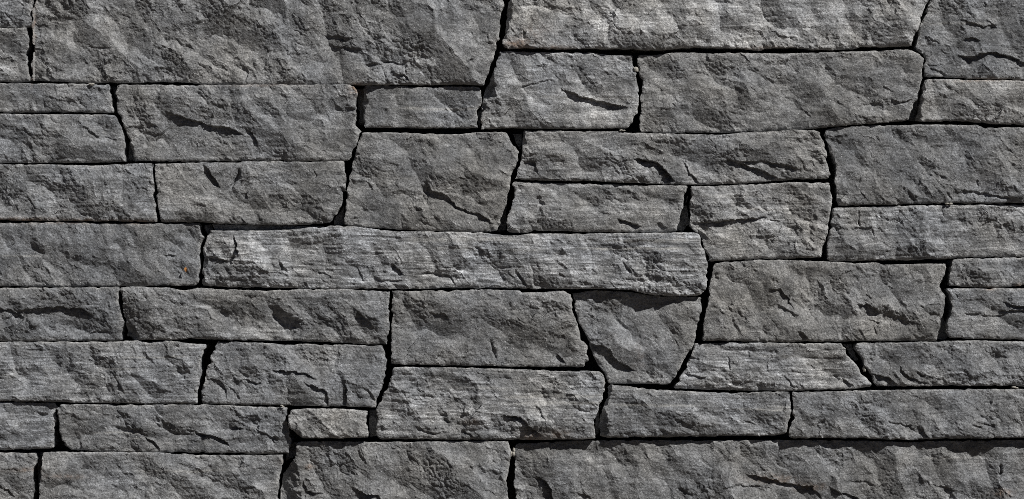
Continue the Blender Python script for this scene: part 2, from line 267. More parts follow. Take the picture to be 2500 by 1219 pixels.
FEATURES = F('''
l 6 40 172,35 181,48 166,62 160,90
l 3 8 430,52 455,65
l 5 15 545,120 575,130
l 7 9 593,160 608,178 600,200
l 4 30 510,150 570,190
g 2 4 210,117 265,119
l 6 12 115,235 150,245 175,246 200,268
l 6 20 25,225 45,240 48,265
l 5 20 390,235 405,260 420,272
l 13 22 410,275 460,290 510,305 560,315 592,326
l 7 30 585,215 590,245 612,275 605,310
l 13 10 604,318 618,325 628,352
l 7 10 303,313 345,310
l 7 8 353,303 385,310
l 6 10 350,320 388,330
l 4 10 388,362 425,380
l 4 5 530,350 600,348
l 5 15 0,306 60,318 85,330
l 5 10 95,310 125,325 165,337
l 6 12 200,300 235,335 265,337 290,344
l 7 20 620,70 670,85
l 8 12 790,88 830,92 868,98
l 5 8 725,105 760,112 790,113
l 9 12 807,110 845,116 880,122
l 9 12 895,158 930,155
l 9 12 935,149 990,157
l 10 10 965,180 990,182 998,195
g 6 6 990,160 992,185
l 5 45 1055,90 1110,125 1135,160 1165,205
g 6 5 1152,145 1138,160
l 5 30 880,100 985,130
l 3 6 724,187 748,200
l 5 20 800,20 820,40
l 4 50 1000,60 1060,100
l 8 12 815,260 840,268 868,266
l 4 8 740,355 755,362
l 5 20 980,220 985,260
l 6 25 1085,225 1110,250 1140,267
g 4 4 1002,333 988,350
g 5 4 1265,217 1300,207 1345,197
l 18 24 1375,218 1420,236 1460,246 1528,262
l 6 20 1240,235 1265,245
l 4 8 1325,150 1335,165
g 6 4 1278,73 1281,97
l 4 25 1495,30 1485,65
l 4 20 1600,30 1605,55
l 6 40 1908,0 1920,30 1960,60 1995,70
l 5 8 1895,92 1950,90
l 5 25 2125,40 2128,65 2160,75
l 5 20 2040,45 2085,65
l 4 20 1700,70 1740,95
l 4 25 1400,60 1440,90
l 6 8 1605,220 1628,235
l 6 6 1613,247 1622,255
l 5 5 1640,252 1650,262
l 6 10 1795,215 1812,225
l 5 10 1830,213 1845,225
l 4 5 1780,272 1798,278
l 6 60 1925,145 1950,175 1990,210 2010,220
l 6 8 2155,210 2185,225
l 6 6 2045,250 2055,258
l 7 6 2090,258 2125,253 2150,255
l 9 8 2180,245 2190,250 2225,245
l 6 8 1940,266 1965,270 1980,287
l 4 30 1850,215 1900,230
l 8 14 2350,52 2400,65 2430,60
l 8 10 2410,48 2430,62
l 9 10 2430,62 2412,83
l 10 12 2357,97 2375,92 2393,100
l 15 26 2338,136 2370,139 2410,127 2450,133 2500,152 2540,170
g 3 4 2258,160 2302,160
l 6 10 2270,165 2320,184
l 4 8 2450,175 2490,165
l 5 15 25,475 60,500
l 5 25 160,475 150,510 165,530
l 5 8 300,405 305,430
l 6 4 340,459 362,459
l 5 20 290,490 300,505 320,530
l 4 15 265,490 268,530
l 4 18 105,420 115,445
l 11 25 500,405 520,430 538,460
g 11 9 589,414 575,440 562,462
l 10 8 604,470 605,482
l 7 20 615,480 635,490 650,500
l 8 6 558,535 572,545
l 4 6 498,455 505,465
g 4 4 393,443 387,455
l 5 15 660,480 690,480 735,500
l 6 20 745,490 780,510 800,530
l 5 8 672,440 678,455
g 3 4 765,415 772,430 765,437
l 4 8 847,452 860,460
l 7 10 900,450 910,460 912,470
l 5 35 905,490 925,510 930,540
l 14 15 1045,450 1050,465 1085,475
l 13 22 1085,475 1105,495 1115,505 1160,520 1185,530 1202,545
l 6 20 1000,465 1040,485
l 3 30 1050,400 1090,440
l 8 70 85,555 130,580 160,605 200,625
l 6 35 300,570 325,600 330,625
l 7 20 410,565 445,590 455,600
l 6 25 428,624 460,645 485,665
l 8 5 403,623 430,626
l 4 40 260,635 300,650 340,690
l 4 6 275,678 295,686
l 4 30 65,632 100,645 95,690
l 6 8 410,608 425,615
l 13 7 572,577 577,600 585,620
l 9 10 505,624 540,635 555,640
g 9 8 572,620 563,645
l 5 8 513,680 540,690
l 8 10 625,663 690,667 705,678
l 8 12 683,640 703,665
l 7 10 745,655 780,665 810,675
l 8 10 872,655 880,670 888,685
l 5 8 850,670 868,680
l 5 20 925,605 945,630 985,650
l 12 14 960,648 983,670
l 9 9 912,673 930,685 985,685
l 8 14 1030,665 1070,667 1100,675 1110,695
l 4 8 1060,645 1090,665
l 5 5 1110,700 1170,702
l 6 8 1160,605 1180,613
l 9 12 1263,663 1285,695
l 7 15 1360,635 1385,655
l 6 10 1365,665 1380,675
l 8 10 1520,640 1535,655 1540,665
l 5 12 1535,680 1540,700
l 6 30 1500,590 1545,605 1550,635
l 5 20 1640,665 1675,690
l 5 15 1380,590 1405,600
l 8 10 1310,480 1330,500
l 5 8 1500,512 1515,520
l 12 10 1507,537 1540,543 1563,553
l 9 10 1605,545 1625,557
l 4 15 1460,515 1530,530
l 5 8 1320,530 1345,540
l 4 10 1420,475 1440,490
l 9 25 1275,393 1305,395 1315,425
l 23 26 1550,387 1598,393 1620,413 1645,441
l 8 20 1552,360 1575,365 1590,388
l 8 6 1565,432 1575,446
l 10 20 1670,395 1680,420 1700,435 1708,447
l 9 10 1770,393 1815,397 1855,395
l 16 18 1800,398 1830,408 1870,420 1892,431
l 9 9 1855,393 1900,400 1920,405 1955,415
l 5 20 1345,370 1385,380
l 5 25 1420,370 1470,400
l 14 16 1690,544 1740,543 1800,537 1870,529
l 7 8 1880,535 1905,540
l 5 8 1855,530 1890,525
l 9 8 1703,562 1715,573 1725,583
l 5 6 1865,600 1895,598
l 6 8 1975,580 1990,590
l 6 6 2003,584 2016,585
g 4 4 1848,470 1838,485
l 5 25 1990,490 1997,530 1998,580
l 5 30 1925,540 1960,560
l 7 40 2045,445 2085,455 2090,475
l 8 8 2100,467 2115,485
l 8 8 2218,467 2238,490
l 7 8 2295,450 2310,463
l 7 10 2310,470 2328,490
l 8 15 2330,467 2380,468 2430,478 2490,485
g 4 5 2386,440 2388,460
l 6 15 2270,395 2300,415
l 6 12 2280,420 2310,435
l 4 8 2170,440 2200,442
l 4 25 2060,410 2110,430
l 6 5 2135,330 2147,344
l 6 20 2250,380 2280,400
l 5 30 2100,340 2120,380 2150,400
g 8 5 2097,515 2095,540 2100,555
l 7 10 2030,553 2060,560 2090,558 2130,560
g 6 5 2130,560 2133,578
g 3 4 2300,515 2304,530
l 6 6 2425,555 2470,553
l 4 8 2130,622 2160,620
l 3 20 2105,595 2108,630
l 10 40 1880,710 1905,705 1920,725 1935,745
l 7 10 1885,680 1900,690
l 9 15 1900,745 1930,760 1950,775
l 7 25 2010,743 2050,745 2095,748
l 11 18 2095,743 2120,747 2150,760
l 8 25 2170,755 2200,760 2230,775
l 8 8 2125,780 2150,790
l 5 15 2222,665 2230,685
l 5 10 2235,685 2270,690 2285,695
l 9 8 1950,810 1970,825
l 7 8 1890,815 1898,828
l 5 8 2080,815 2100,828
l 6 8 2135,800 2142,820
l 7 10 1745,665 1755,685
l 6 15 1740,745 1775,770
l 8 40 1860,775 1885,780 1900,800
l 6 6 2360,695 2400,700
l 12 8 2452,738 2475,745 2500,748 2530,752
l 9 6 2350,764 2395,770
l 9 6 2397,773 2445,770
l 11 8 2440,760 2470,757 2530,762
g 5 5 2335,720 2337,730
l 12 18 45,758 100,752 150,750 200,755 225,770
l 10 12 -20,752 0,753 30,758 55,775
l 5 8 238,752 250,758
l 4 40 215,760 240,800
l 6 10 215,815 240,812 265,806
l 6 20 300,740 335,750 345,760
l 7 6 338,758 340,780
l 9 10 540,755 560,765
l 7 20 615,740 640,760 650,770
l 8 30 675,745 700,765 738,780
l 9 10 685,772 735,782
l 10 18 878,762 895,780 910,795
l 4 20 780,760 800,785
l 6 35 1025,725 1045,755 1060,765
l 9 10 1055,763 1080,765 1095,775
l 6 20 1340,735 1365,755 1362,765
l 4 12 1095,775 1130,790
g 8 6 1198,832 1203,855 1210,880
l 6 25 1240,815 1280,830 1290,855
l 4 5 1305,840 1360,832
l 11 9 1360,866 1378,885
l 7 7 1372,815 1380,824
l 4 8 1255,868 1300,868
l 14 22 1438,838 1470,846 1490,855 1500,873 1520,888 1547,904
l 6 8 1530,930 1545,935
l 4 4 1605,920 1630,921
l 6 30 1450,745 1475,770
l 3 25 1600,810 1620,830
l 7 20 225,848 245,865 275,875
l 6 8 263,883 278,886
l 6 30 180,905 210,912 220,930
l 8 8 285,925 295,940 300,957
l 7 5 180,960 215,959
l 7 8 435,903 455,908
g 4 4 450,915 448,925
l 7 6 470,953 483,957
l 4 4 360,970 395,972
l 5 5 225,972 240,974
l 4 40 95,905 100,960
l 10 22 510,925 530,928 545,940 552,955 550,970
l 8 10 560,945 575,955 585,980
l 9 10 600,928 638,938
l 11 10 670,905 710,905 750,915 770,925
l 13 22 748,935 790,950 800,960 801,990
l 15 13 843,943 848,960 846,988
l 8 12 883,940 905,960 918,982
l 5 5 840,932 850,934
g 5 5 640,860 646,845
l 4 20 835,850 840,880
l 5 8 1003,935 1030,945
l 5 10 1000,985 1040,990 1060,995
l 9 12 1085,1020 1100,1035
l 9 10 1015,1040 1035,1050 1060,1058 1095,1055
l 10 15 1130,1050 1145,1060 1160,1070
l 16 18 1235,1013 1270,1020 1295,1040 1320,1062
l 9 12 1305,993 1320,1000 1330,1025
l 6 8 1410,1000 1440,1005
l 6 8 1250,990 1255,1000
l 4 15 1340,915 1355,955
l 6 10 1350,1050 1370,1070
l 7 12 90,1010 115,1010
l 5 15 5,990 20,1010
l 8 20 285,1000 310,1010 325,1030 335,1038
l 7 12 278,1040 300,1050 340,1050 360,1065
l 11 7 353,1070 375,1078 388,1100
l 8 25 370,1005 400,1025 430,1040 475,1042
l 7 5 445,1053 475,1052
l 14 12 480,1057 510,1063 545,1075 558,1088
l 5 6 505,1056 560,1048 600,1050 640,1055
l 12 8 565,1042 590,1047
l 8 12 620,1050 650,1058 680,1075
l 6 8 663,1072 675,1085
l 6 6 657,1090 660,1100
l 4 15 315,1075 310,1100
l 6 15 820,1040 840,1055
l 5 8 715,1005 730,1015
l 6 10 0,1145 50,1148
l 9 8 -10,1186 20,1195 35,1215
l 5 25 105,1163 150,1165 200,1175
g 4 5 310,1110 302,1125
l 5 10 275,1180 285,1195
l 5 15 580,1130 595,1160
l 5 12 555,1160 590,1162
l 5 40 440,1160 480,1185 520,1215
l 5 12 385,1175 400,1190
l 4 30 330,1165 370,1180
l 10 15 742,1175 748,1200 785,1205
l 13 20 865,1193 885,1203 925,1210 935,1240
l 5 30 840,1110 870,1150
l 6 10 985,1185 1000,1195
l 5 20 1085,1110 1105,1130
l 6 15 1180,1190 1230,1215
l 4 30 960,1140 1010,1165
l 17 18 1315,1166 1330,1170 1345,1195 1352,1225
l 8 8 1410,1204 1440,1215
l 7 40 1540,1100 1555,1130 1548,1155
l 8 12 1655,1190 1690,1210
l 8 8 1770,1195 1800,1188 1850,1190 1890,1194
l 14 16 1830,1161 1855,1165 1890,1173 1940,1187 1985,1190 2005,1215
l 11 10 2030,1190 2050,1203 2100,1220
l 7 8 2075,1177 2110,1177 2140,1187
l 5 8 2130,1190 2140,1205
l 8 10 2270,1180 2290,1188 2325,1195 2330,1215
l 6 6 2418,1138 2428,1142
g 12 6 2445,1135 2447,1148 2443,1162
l 5 10 2435,1195 2470,1210
l 4 40 1280,1115 1330,1160
l 3 10 2100,1160 2170,1160
l 9 8 1650,1020 1665,1028 1688,1042
l 8 8 1820,1027 1845,1038
l 5 5 1680,1012 1720,1003
l 5 6 1490,1042 1520,1047
l 6 6 1610,1048 1635,1060
l 5 6 1525,1055 1540,1062
l 5 12 1560,1000 1580,1015
l 6 5 1685,877 1730,873
l 10 8 1675,910 1690,917 1725,920
g 9 4 1778,875 1782,905
g 5 4 1828,860 1830,875
l 9 6 1912,920 1930,935 1945,948
l 5 15 1970,885 1990,900
l 7 6 2040,920 2052,927
l 12 12 2060,927 2082,938
l 7 15 1670,930 1720,940
l 6 20 1850,930 1890,940
l 15 30 2137,914 2170,922 2192,942
l 10 14 2200,900 2210,915 2240,927 2262,934
l 9 8 2237,908 2255,922
l 7 15 2420,850 2445,880
g 5 5 2365,838 2356,858
l 6 12 2430,860 2465,880
l 4 10 2260,855 2285,870
l 4 20 2180,860 2205,880
l 5 8 1960,1017 2000,1022 2022,1028
l 6 8 2005,1028 2010,1040
l 9 10 2170,1030 2200,1035 2230,1040
l 7 8 2220,1040 2240,1055
l 10 8 2250,1048 2265,1065
l 5 5 2090,1050 2120,1055
l 8 5 2370,1036 2395,1041
l 8 5 2393,1034 2430,1042
l 5 6 2470,978 2495,983
l 5 50 2110,970 2130,1000 2160,1020
l 3 20 2245,1000 2258,1020
c 1.3 26 1252,-60 1252,7 1252,36 1243,60 1239,92
c 1.3 26 1214,128 1207,165 1207,190 1213,234 1188,260 1178,280
c 1.2 22 2262,194 2257,222 2251,255 2248,296
c 1.2 22 896,212 896,224 897,245 891,276 889,310
c 1.3 24 497,603 505,625 507,643 498,660 501,683 511,698
c 1.2 24 1284,322 1285,345 1277,372
c 1.1 24 306,786 328,800 346,831
c 1.3 26 1496,940 1488,971 1478,999 1485,1026 1484,1066
c 0.7 30 722,1118 733,1165 738,1240
c 1.2 20 303,308 314,330 324,360 330,394
c 0.17 15 172,-60 174,35 181,48 166,66 160,120 158,206
c 1.2 20 150,1075 160,1090 172,1100
b 12 28 1915,1080 2050,1078 2190,1080
''')
# the corner where the right end of this block was knocked back
LOWCORNER = [('m', [(1240, 470), (1222, 510), (1200, 540), (1186, 566)], 1.0, 26.0),
             ('k', [(868, 285), (868, 318)], 1.4, 20.0)]

RUST = [  # x, y, radius x, radius y, strength (iron staining along beds)
 (60, 538, 75, 7, .9), (200, 540, 60, 5, .8), (330, 541, 45, 5, .8), (868, 217, 13, 15, 1.0), (1262, 108, 34, 14, .7), (1340, 118, 60, 6, .6),
 (1820, 122, 60, 6, .5), (1900, 118, 40, 5, .5), (1300, 1068, 26, 10, .7), (1362, 1060, 22, 12, .5), (755, 1140, 10, 6, .8),
 (700, 1130, 14, 8, .3), (2490, 698, 14, 6, .8), (2415, 706, 16, 4, .6), (2450, 1205, 22, 10, .6), (1890, 1172, 60, 10, .5), (1980, 1190, 40, 10, .5),
 (1150, 1030, 20, 10, .4), (80, 60, 4, 60, .5), (78, 195, 3, 20, .5), (1300, 80, 40, 20, .25), (2400, 197, 90, 4, .5), (60, 1148, 40, 5, .5),
 (150, 1163, 50, 6, .4), (640, 208, 80, 4, .3), (1560, 870, 20, 30, .15)]
VEIN = [  # pale quartz seams: x0, y, x1, half thickness, strength
 (0, 626, 100, 1.6, .5), (560, 467, 700, 1.2, .35), (640, 419, 760, 1.4, .45), (857, 430, 900, 1.4, .5), (905, 433, 1010, 1.4, .5), (960, 265, 1165, 3.5, .6),
 (1000, 584, 1260, 6, .55), (1060, 606, 1170, 4, .5), (1420, 606, 1660, 3, .8), (1480, 587, 1700, 4, .6), (1240, 610, 1330, 4, .4), (1240, 967, 1480, 4, .7),
 (1240, 984, 1470, 4, .6), (1060, 948, 1240, 4, .5), (1500, 988, 1700, 3, .6), (1800, 1001, 1925, 2.5, .9), (1880, 993, 1932, 3, .6),
 (225, 1058, 345, 1.6, .7), (300, 1069, 350, 1.3, .5), (300, 872, 450, 2, .5), (230, 901, 330, 1.5, .5), (340, 1150, 560, 3, .5), (1810, 512, 1890, 3, .9), (1700, 480, 1890, 4, .35),
 (2260, 1119, 2400, 2.5, .5), (2250, 57, 2400, 3, .4), (1690, 652, 1740, 3, .4), (1850, 760, 1900, 1.6, .5), (1850, 686, 1880, 2, .5), (1340, 380, 1390, 4, .5),
 (1280, 560, 1500, 4, .2), (1310, 240, 1560, 4, .35), (1340, 20, 1560, 6, .2), (0, 720, 120, 3, .15), (850, 1012, 900, 4, .3), (1850, 840, 2050, 4, .3), (1850, 870, 2060, 3, .35)]

# ------------------------------------------------------------------ materials
def stone_material():
    m = bpy.data.materials.new('split_quartzite'); m.use_nodes = True
    nt = m.node_tree; N = nt.nodes; L = nt.links
    bsdf = N['Principled BSDF']
    tc = N.new('ShaderNodeTexCoord'); oi = N.new('ShaderNodeObjectInfo')
    shift = N.new('ShaderNodeVectorMath'); shift.operation = 'MULTIPLY_ADD'
    comb = N.new('ShaderNodeCombineXYZ')
    for i in range(3): L.new(oi.outputs['Random'], comb.inputs[i])
    shift.inputs[1].default_value = (13.0, 7.0, 29.0)
    L.new(comb.outputs[0], shift.inputs[0]); L.new(tc.outputs['Object'], shift.inputs[2])
    P = shift.outputs[0]
    sep = N.new('ShaderNodeSeparateColor'); L.new(oi.outputs['Color'], sep.inputs[0])
    tone, lam, warm = sep.outputs[0], sep.outputs[1], sep.outputs[2]
    lmr = N.new('ShaderNodeMapRange'); lmr.inputs[3].default_value = .06; lmr.inputs[4].default_value = .85; L.new(lam, lmr.inputs[0]); lam = lmr.outputs[0]

    def noise(scale, detail=4, rough=.55, vec=P, stretch=None, dist=0.0):
        n = N.new('ShaderNodeTexNoise'); n.inputs['Scale'].default_value = scale
        n.inputs['Detail'].default_value = detail; n.inputs['Roughness'].default_value = rough
        n.inputs['Distortion'].default_value = dist
        if stretch:
            mp = N.new('ShaderNodeVectorMath'); mp.operation = 'MULTIPLY'; mp.inputs[1].default_value = stretch
            L.new(vec, mp.inputs[0]); vec = mp.outputs[0]
        L.new(vec, n.inputs['Vector'])
        return n.outputs['Fac']
    def mrange(v, a, b, c, d):
        n = N.new('ShaderNodeMapRange'); L.new(v, n.inputs[0])
        for i, q in enumerate((a, b, c, d)): n.inputs[i + 1].default_value = q
        return n.outputs[0]
    def math_(op, a, b):
        n = N.new('ShaderNodeMath'); n.operation = op
        for i, q in enumerate((a, b)):
            if isinstance(q, (int, float)): n.inputs[i].default_value = q
            else: L.new(q, n.inputs[i])
        return n.outputs[0]
    def mixc(f, a, b, t='MIX'):
        n = N.new('ShaderNodeMix'); n.data_type = 'RGBA'; n.blend_type = t
        for i, q in ((0, f), (6, a), (7, b)):
            if isinstance(q, (int, float)): n.inputs[i].default_value = q
            elif isinstance(q, tuple): n.inputs[i].default_value = (*q, 1)
            else: L.new(q, n.inputs[i])
        return n.outputs[2]

    # bedding runs at its own slight angle in every stone
    sx = N.new('ShaderNodeSeparateXYZ'); L.new(P, sx.inputs[0])
    tilt = math_('MULTIPLY', math_('SUBTRACT', oi.outputs['Random'], .5), .16)
    cz_ = math_('ADD', sx.outputs[2], math_('MULTIPLY', tilt, sx.outputs[0]))
    cb = N.new('ShaderNodeCombineXYZ'); L.new(sx.outputs[0], cb.inputs[0]); L.new(sx.outputs[1], cb.inputs[1]); L.new(cz_, cb.inputs[2])
    PT = cb.outputs[0]
    # hue: cool slate to warm grey, patchy and per stone
    patch = noise(7, 5, .6)
    w = math_('ADD', mrange(patch, .35, .65, -.35, .35), warm)
    w.node.use_clamp = True
    base = mixc(w, (.226, .235, .249), (.241, .236, .225))
    # value: mottling, grain, lamination
    v = mrange(noise(13, 6, .66, dist=.6), .37, .63, .70, 1.32)
    v = math_('MULTIPLY', v, mrange(noise(60, 5, .65), .3, .7, .70, 1.32))
    v = math_('MULTIPLY', v, mrange(noise(230, 2, .8), .34, .66, .64, 1.38))
    la = noise(1.0, 5, .6, vec=PT, stretch=(14.0, 14.0, 150.0), dist=1.0)
    lb = noise(1.0, 4, .6, vec=PT, stretch=(7.0, 7.0, 42.0), dist=1.2)
    lv = math_('MULTIPLY', mrange(la, .36, .64, .48, 1.6), mrange(lb, .36, .64, .62, 1.42))
    ls = noise(1.0, 3, .6, vec=PT, stretch=(12.0, 12.0, 240.0), dist=.9)
    lv = math_('MULTIPLY', lv, mrange(ls, .58, .70, 1.0, 1.6))
    lm = N.new('ShaderNodeMix'); lm.data_type = 'FLOAT'; L.new(lam, lm.inputs[0]); lm.inputs[2].default_value = 1.0; L.new(lv, lm.inputs[3])
    v = math_('MULTIPLY', v, lm.outputs[0])
    v = math_('MULTIPLY', v, tone)
    vv = N.new('ShaderNodeCombineColor')
    for i in range(3): L.new(v, vv.inputs[i])
    c = mixc(1.0, base, vv.outputs[0], 'MULTIPLY')
    # pale bloom where the surface crushed as it split
    bl = math_('MULTIPLY', mrange(noise(22, 6, .7, stretch=(1, 1, 1.6), dist=.8), .57, .70, 0, .55), mrange(noise(160, 3, .7), .40, .60, .2, 1))
    c = mixc(bl, c, (.40, .40, .39))
    # pale quartz seams and iron stains carried by the stone
    at = N.new('ShaderNodeAttribute'); at.attribute_name = 'vein'
    vf = math_('MULTIPLY', at.outputs['Fac'], mrange(noise(1.0, 5, .7, stretch=(30, 30, 120)), .33, .58, 0, 1))
    c = mixc(vf, c, (.56, .55, .52))
    at3 = N.new('ShaderNodeAttribute'); at3.attribute_name = 'bruise_lit_rim'  # bruised edges, paled further so bright lit rims are painted into the colour
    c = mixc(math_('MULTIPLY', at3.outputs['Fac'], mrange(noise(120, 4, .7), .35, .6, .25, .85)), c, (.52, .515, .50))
    at2 = N.new('ShaderNodeAttribute'); at2.attribute_name = 'rust'
    rf = math_('MULTIPLY', at2.outputs['Fac'], mrange(noise(90, 4, .7), .36, .6, 0, .8))
    c = mixc(rf, c, (.30, .17, .085))
    # feldspar and mica flecks
    vo = N.new('ShaderNodeTexVoronoi'); vo.inputs['Scale'].default_value = 210; L.new(P, vo.inputs['Vector'])
    vs = N.new('ShaderNodeSeparateColor'); L.new(vo.outputs['Color'], vs.inputs[0])
    fl = math_('MULTIPLY', mrange(vs.outputs[0], .86, .90, 0, 1), mrange(vo.outputs['Distance'], .18, .34, 1, 0))
    c = mixc(math_('MULTIPLY', fl, .8), c, (.55, .55, .56))
    dk = math_('MULTIPLY', mrange(vs.outputs[1], .80, .84, 0, 1), mrange(vo.outputs['Distance'], .25, .45, 1, 0))
    c = mixc(math_('MULTIPLY', dk, .55), c, (.05, .05, .05))
    L.new(c, bsdf.inputs['Base Color'])
    L.new(mrange(noise(40, 4), .3, .7, .55, .85), bsdf.inputs['Roughness'])
    bsdf.inputs['Specular IOR Level'].default_value = .35
    # fine crystalline relief
    b1 = N.new('ShaderNodeBump'); b1.inputs['Strength'].default_value = 1.0; b1.inputs['Distance'].default_value = .0050
    fine = math_('ADD', noise(210, 4, .8), math_('MULTIPLY', math_('MULTIPLY', la, lam), .5))
    L.new(fine, b1.inputs['Height'])
    L.new(b1.outputs[0], bsdf.inputs['Normal'])
    return m

def simple_material(name, c1, c2, scale, rough=.9, bump=.3):
    m = bpy.data.materials.new(name); m.use_nodes = True
    nt = m.node_tree; N = nt.nodes; L = nt.links; b = N['Principled BSDF']
    tc = N.new('ShaderNodeTexCoord')
    n = N.new('ShaderNodeTexNoise'); n.inputs['Scale'].default_value = scale; n.inputs['Detail'].default_value = 6
    L.new(tc.outputs['Object'], n.inputs['Vector'])
    mx = N.new('ShaderNodeMix'); mx.data_type = 'RGBA'
    mx.inputs[6].default_value = (*c1, 1); mx.inputs[7].default_value = (*c2, 1)
    L.new(n.outputs['Fac'], mx.inputs[0]); L.new(mx.outputs[2], b.inputs['Base Color'])
    b.inputs['Roughness'].default_value = rough
    bp = N.new('ShaderNodeBump'); bp.inputs['Strength'].default_value = bump; bp.inputs['Distance'].default_value = .01
    L.new(n.outputs['Fac'], bp.inputs['Height']); L.new(bp.outputs[0], b.inputs['Normal'])
    return m

MAT = stone_material()
M_CORE = simple_material('rubble_core', (.05, .047, .042), (.10, .095, .085), 30)
M_GROUND = simple_material('gravelly_soil', (.06, .047, .032), (.095, .075, .05), 25)
M_GRIT = simple_material('pale_grit', (.26, .25, .22), (.42, .40, .36), 300)
M_LEAF = simple_material('dry_leaf', (.40, .17, .05), (.50, .25, .08), 200, .7)

# ------------------------------------------------------------------ mesh helpers
def mesh_object(name, verts, faces_flat, loop_tot, mat, parent=None, origin=(0, 0, 0), smooth=True):
    me = bpy.data.meshes.new(name)
    verts = np.asarray(verts, np.float32) - np.array(origin, np.float32)
    me.vertices.add(len(verts)); me.vertices.foreach_set('co', verts.ravel())
    faces_flat = np.asarray(faces_flat, np.int32); nl = len(faces_flat)
    me.loops.add(nl); me.loops.foreach_set('vertex_index', faces_flat)
    nf = nl // loop_tot
    me.polygons.add(nf)
    me.polygons.foreach_set('loop_start', np.arange(0, nl, loop_tot, dtype=np.int32))
    me.polygons.foreach_set('use_smooth', np.full(nf, smooth))
    me.update(calc_edges=True); me.validate()
    me.materials.append(mat)
    o = bpy.data.objects.new(name, me); col.objects.link(o)
    o.location = origin
    if parent: o.parent = parent
    return o

def stone_relief(x, y, d, seed, z0, rgh):
    """the broken planes of a face"""
    r = np.random.RandomState(seed)
    cxm, cym = x.mean(), y.mean()
    wx = x + 9 * fbm(x / 45, y / 45, seed + 11, 3); wy = y + 9 * fbm(x / 45, y / 45, seed + 12, 3)
    h = np.full(x.shape, z0, np.float32)
    h += (x - cxm) * r.uniform(-.012, .012) + (y - cym) * r.uniform(-.03, .03)
    pm = np.clip(.62 + .8 * fbm(x / 85, y / 55, seed + 60, 2), .22, 1.35)      # clean cleavage here, torn grain there
    mid = np.clip(d / 45.0, 0, 1); mid = .25 + .75 * mid * mid * (3 - 2 * mid)  # faces swell away from the dressed edges
    an = r.uniform(.2, 1.0); ca, sa = math.cos(an), math.sin(an)
    rot = lambda p, q: (p * ca + q * sa, -p * sa + q * ca)
    bx, by = rot(wx, wy)
    big = scoops(bx, by, 170, 105, seed + 20, .14, 1.3) - scoops(bx, by, 72, 46, seed + 30, .17, 1.3)
    h += rgh * mid * (big - np.median(big))
    w2x = wx + 3 * fbm(x / 12, y / 12, seed + 13, 2); w2y = wy + 3 * fbm(x / 12, y / 12, seed + 14, 2)
    bx, by = rot(w2x, w2y)
    sm = scoops(bx, by, 29, 20, seed + 40, .19, 1.3)
    h += (.3 + .7 * pm) * rgh * (sm - np.median(sm))
    tiny = -.9 * scoops(bx, by, 11.5, 9, seed + 50, .15, 1.2)
    return h, pm, (tiny - np.median(tiny))

def stone_grain(x, y, pm, tiny, seed, rgh, lam):
    g = pm * rgh * tiny
    g = g + rgh * (.35 + .65 * pm) * .55 * fbm(x / 7, y / 6, seed + 61, 2, .8)
    g = g + lam * .7 * vnoise(x / 45, (y + 2 * vnoise(x / 60, y / 60, seed + 62)) / 5.0, seed + 63)
    g = g + lam * 1.1 * vnoise(x / 75, (y + 3 * vnoise(x / 60, y / 60, seed + 64)) / 13.0, seed + 65)
    return g

def ease(h, used, g, seed, m):
    """rock does not break steeper than its cleavage: steep steps relax into plane facets of slope m down and to the left"""
    H = np.full(used.shape, -1e6); H[used] = h
    ny, nx = used.shape
    xs = np.arange(nx, dtype=float)
    step = 1.25 * g * m
    for j in range(1, ny):
        up_ = np.interp(xs + .75, xs, H[j - 1])
        H[j] = np.where(used[j], np.maximum(H[j], up_ - step), H[j])
    return H[used]

def edge_kind(x, y, P, Nn):
    """how far the nearest edge is an upper, lower, right-hand or left-hand one"""
    area = np.sum(P[:, 0] * np.roll(P[:, 1], -1) - np.roll(P[:, 0], -1) * P[:, 1])
    inn = Nn[::4] * (1 if area > 0 else -1)
    Q = P[::4]; n = np.empty((len(x), 2))
    CH = max(1, 2000000 // len(Q))
    for s in range(0, len(x), CH):
        k = np.argmin((x[s:s + CH, None] - Q[None, :, 0]) ** 2 + (y[s:s + CH, None] - Q[None, :, 1]) ** 2, 1)
        n[s:s + CH] = inn[k]
    return [np.clip(v, 0, 1) for v in (n[:, 1], -n[:, 1], -n[:, 0], n[:, 0])]

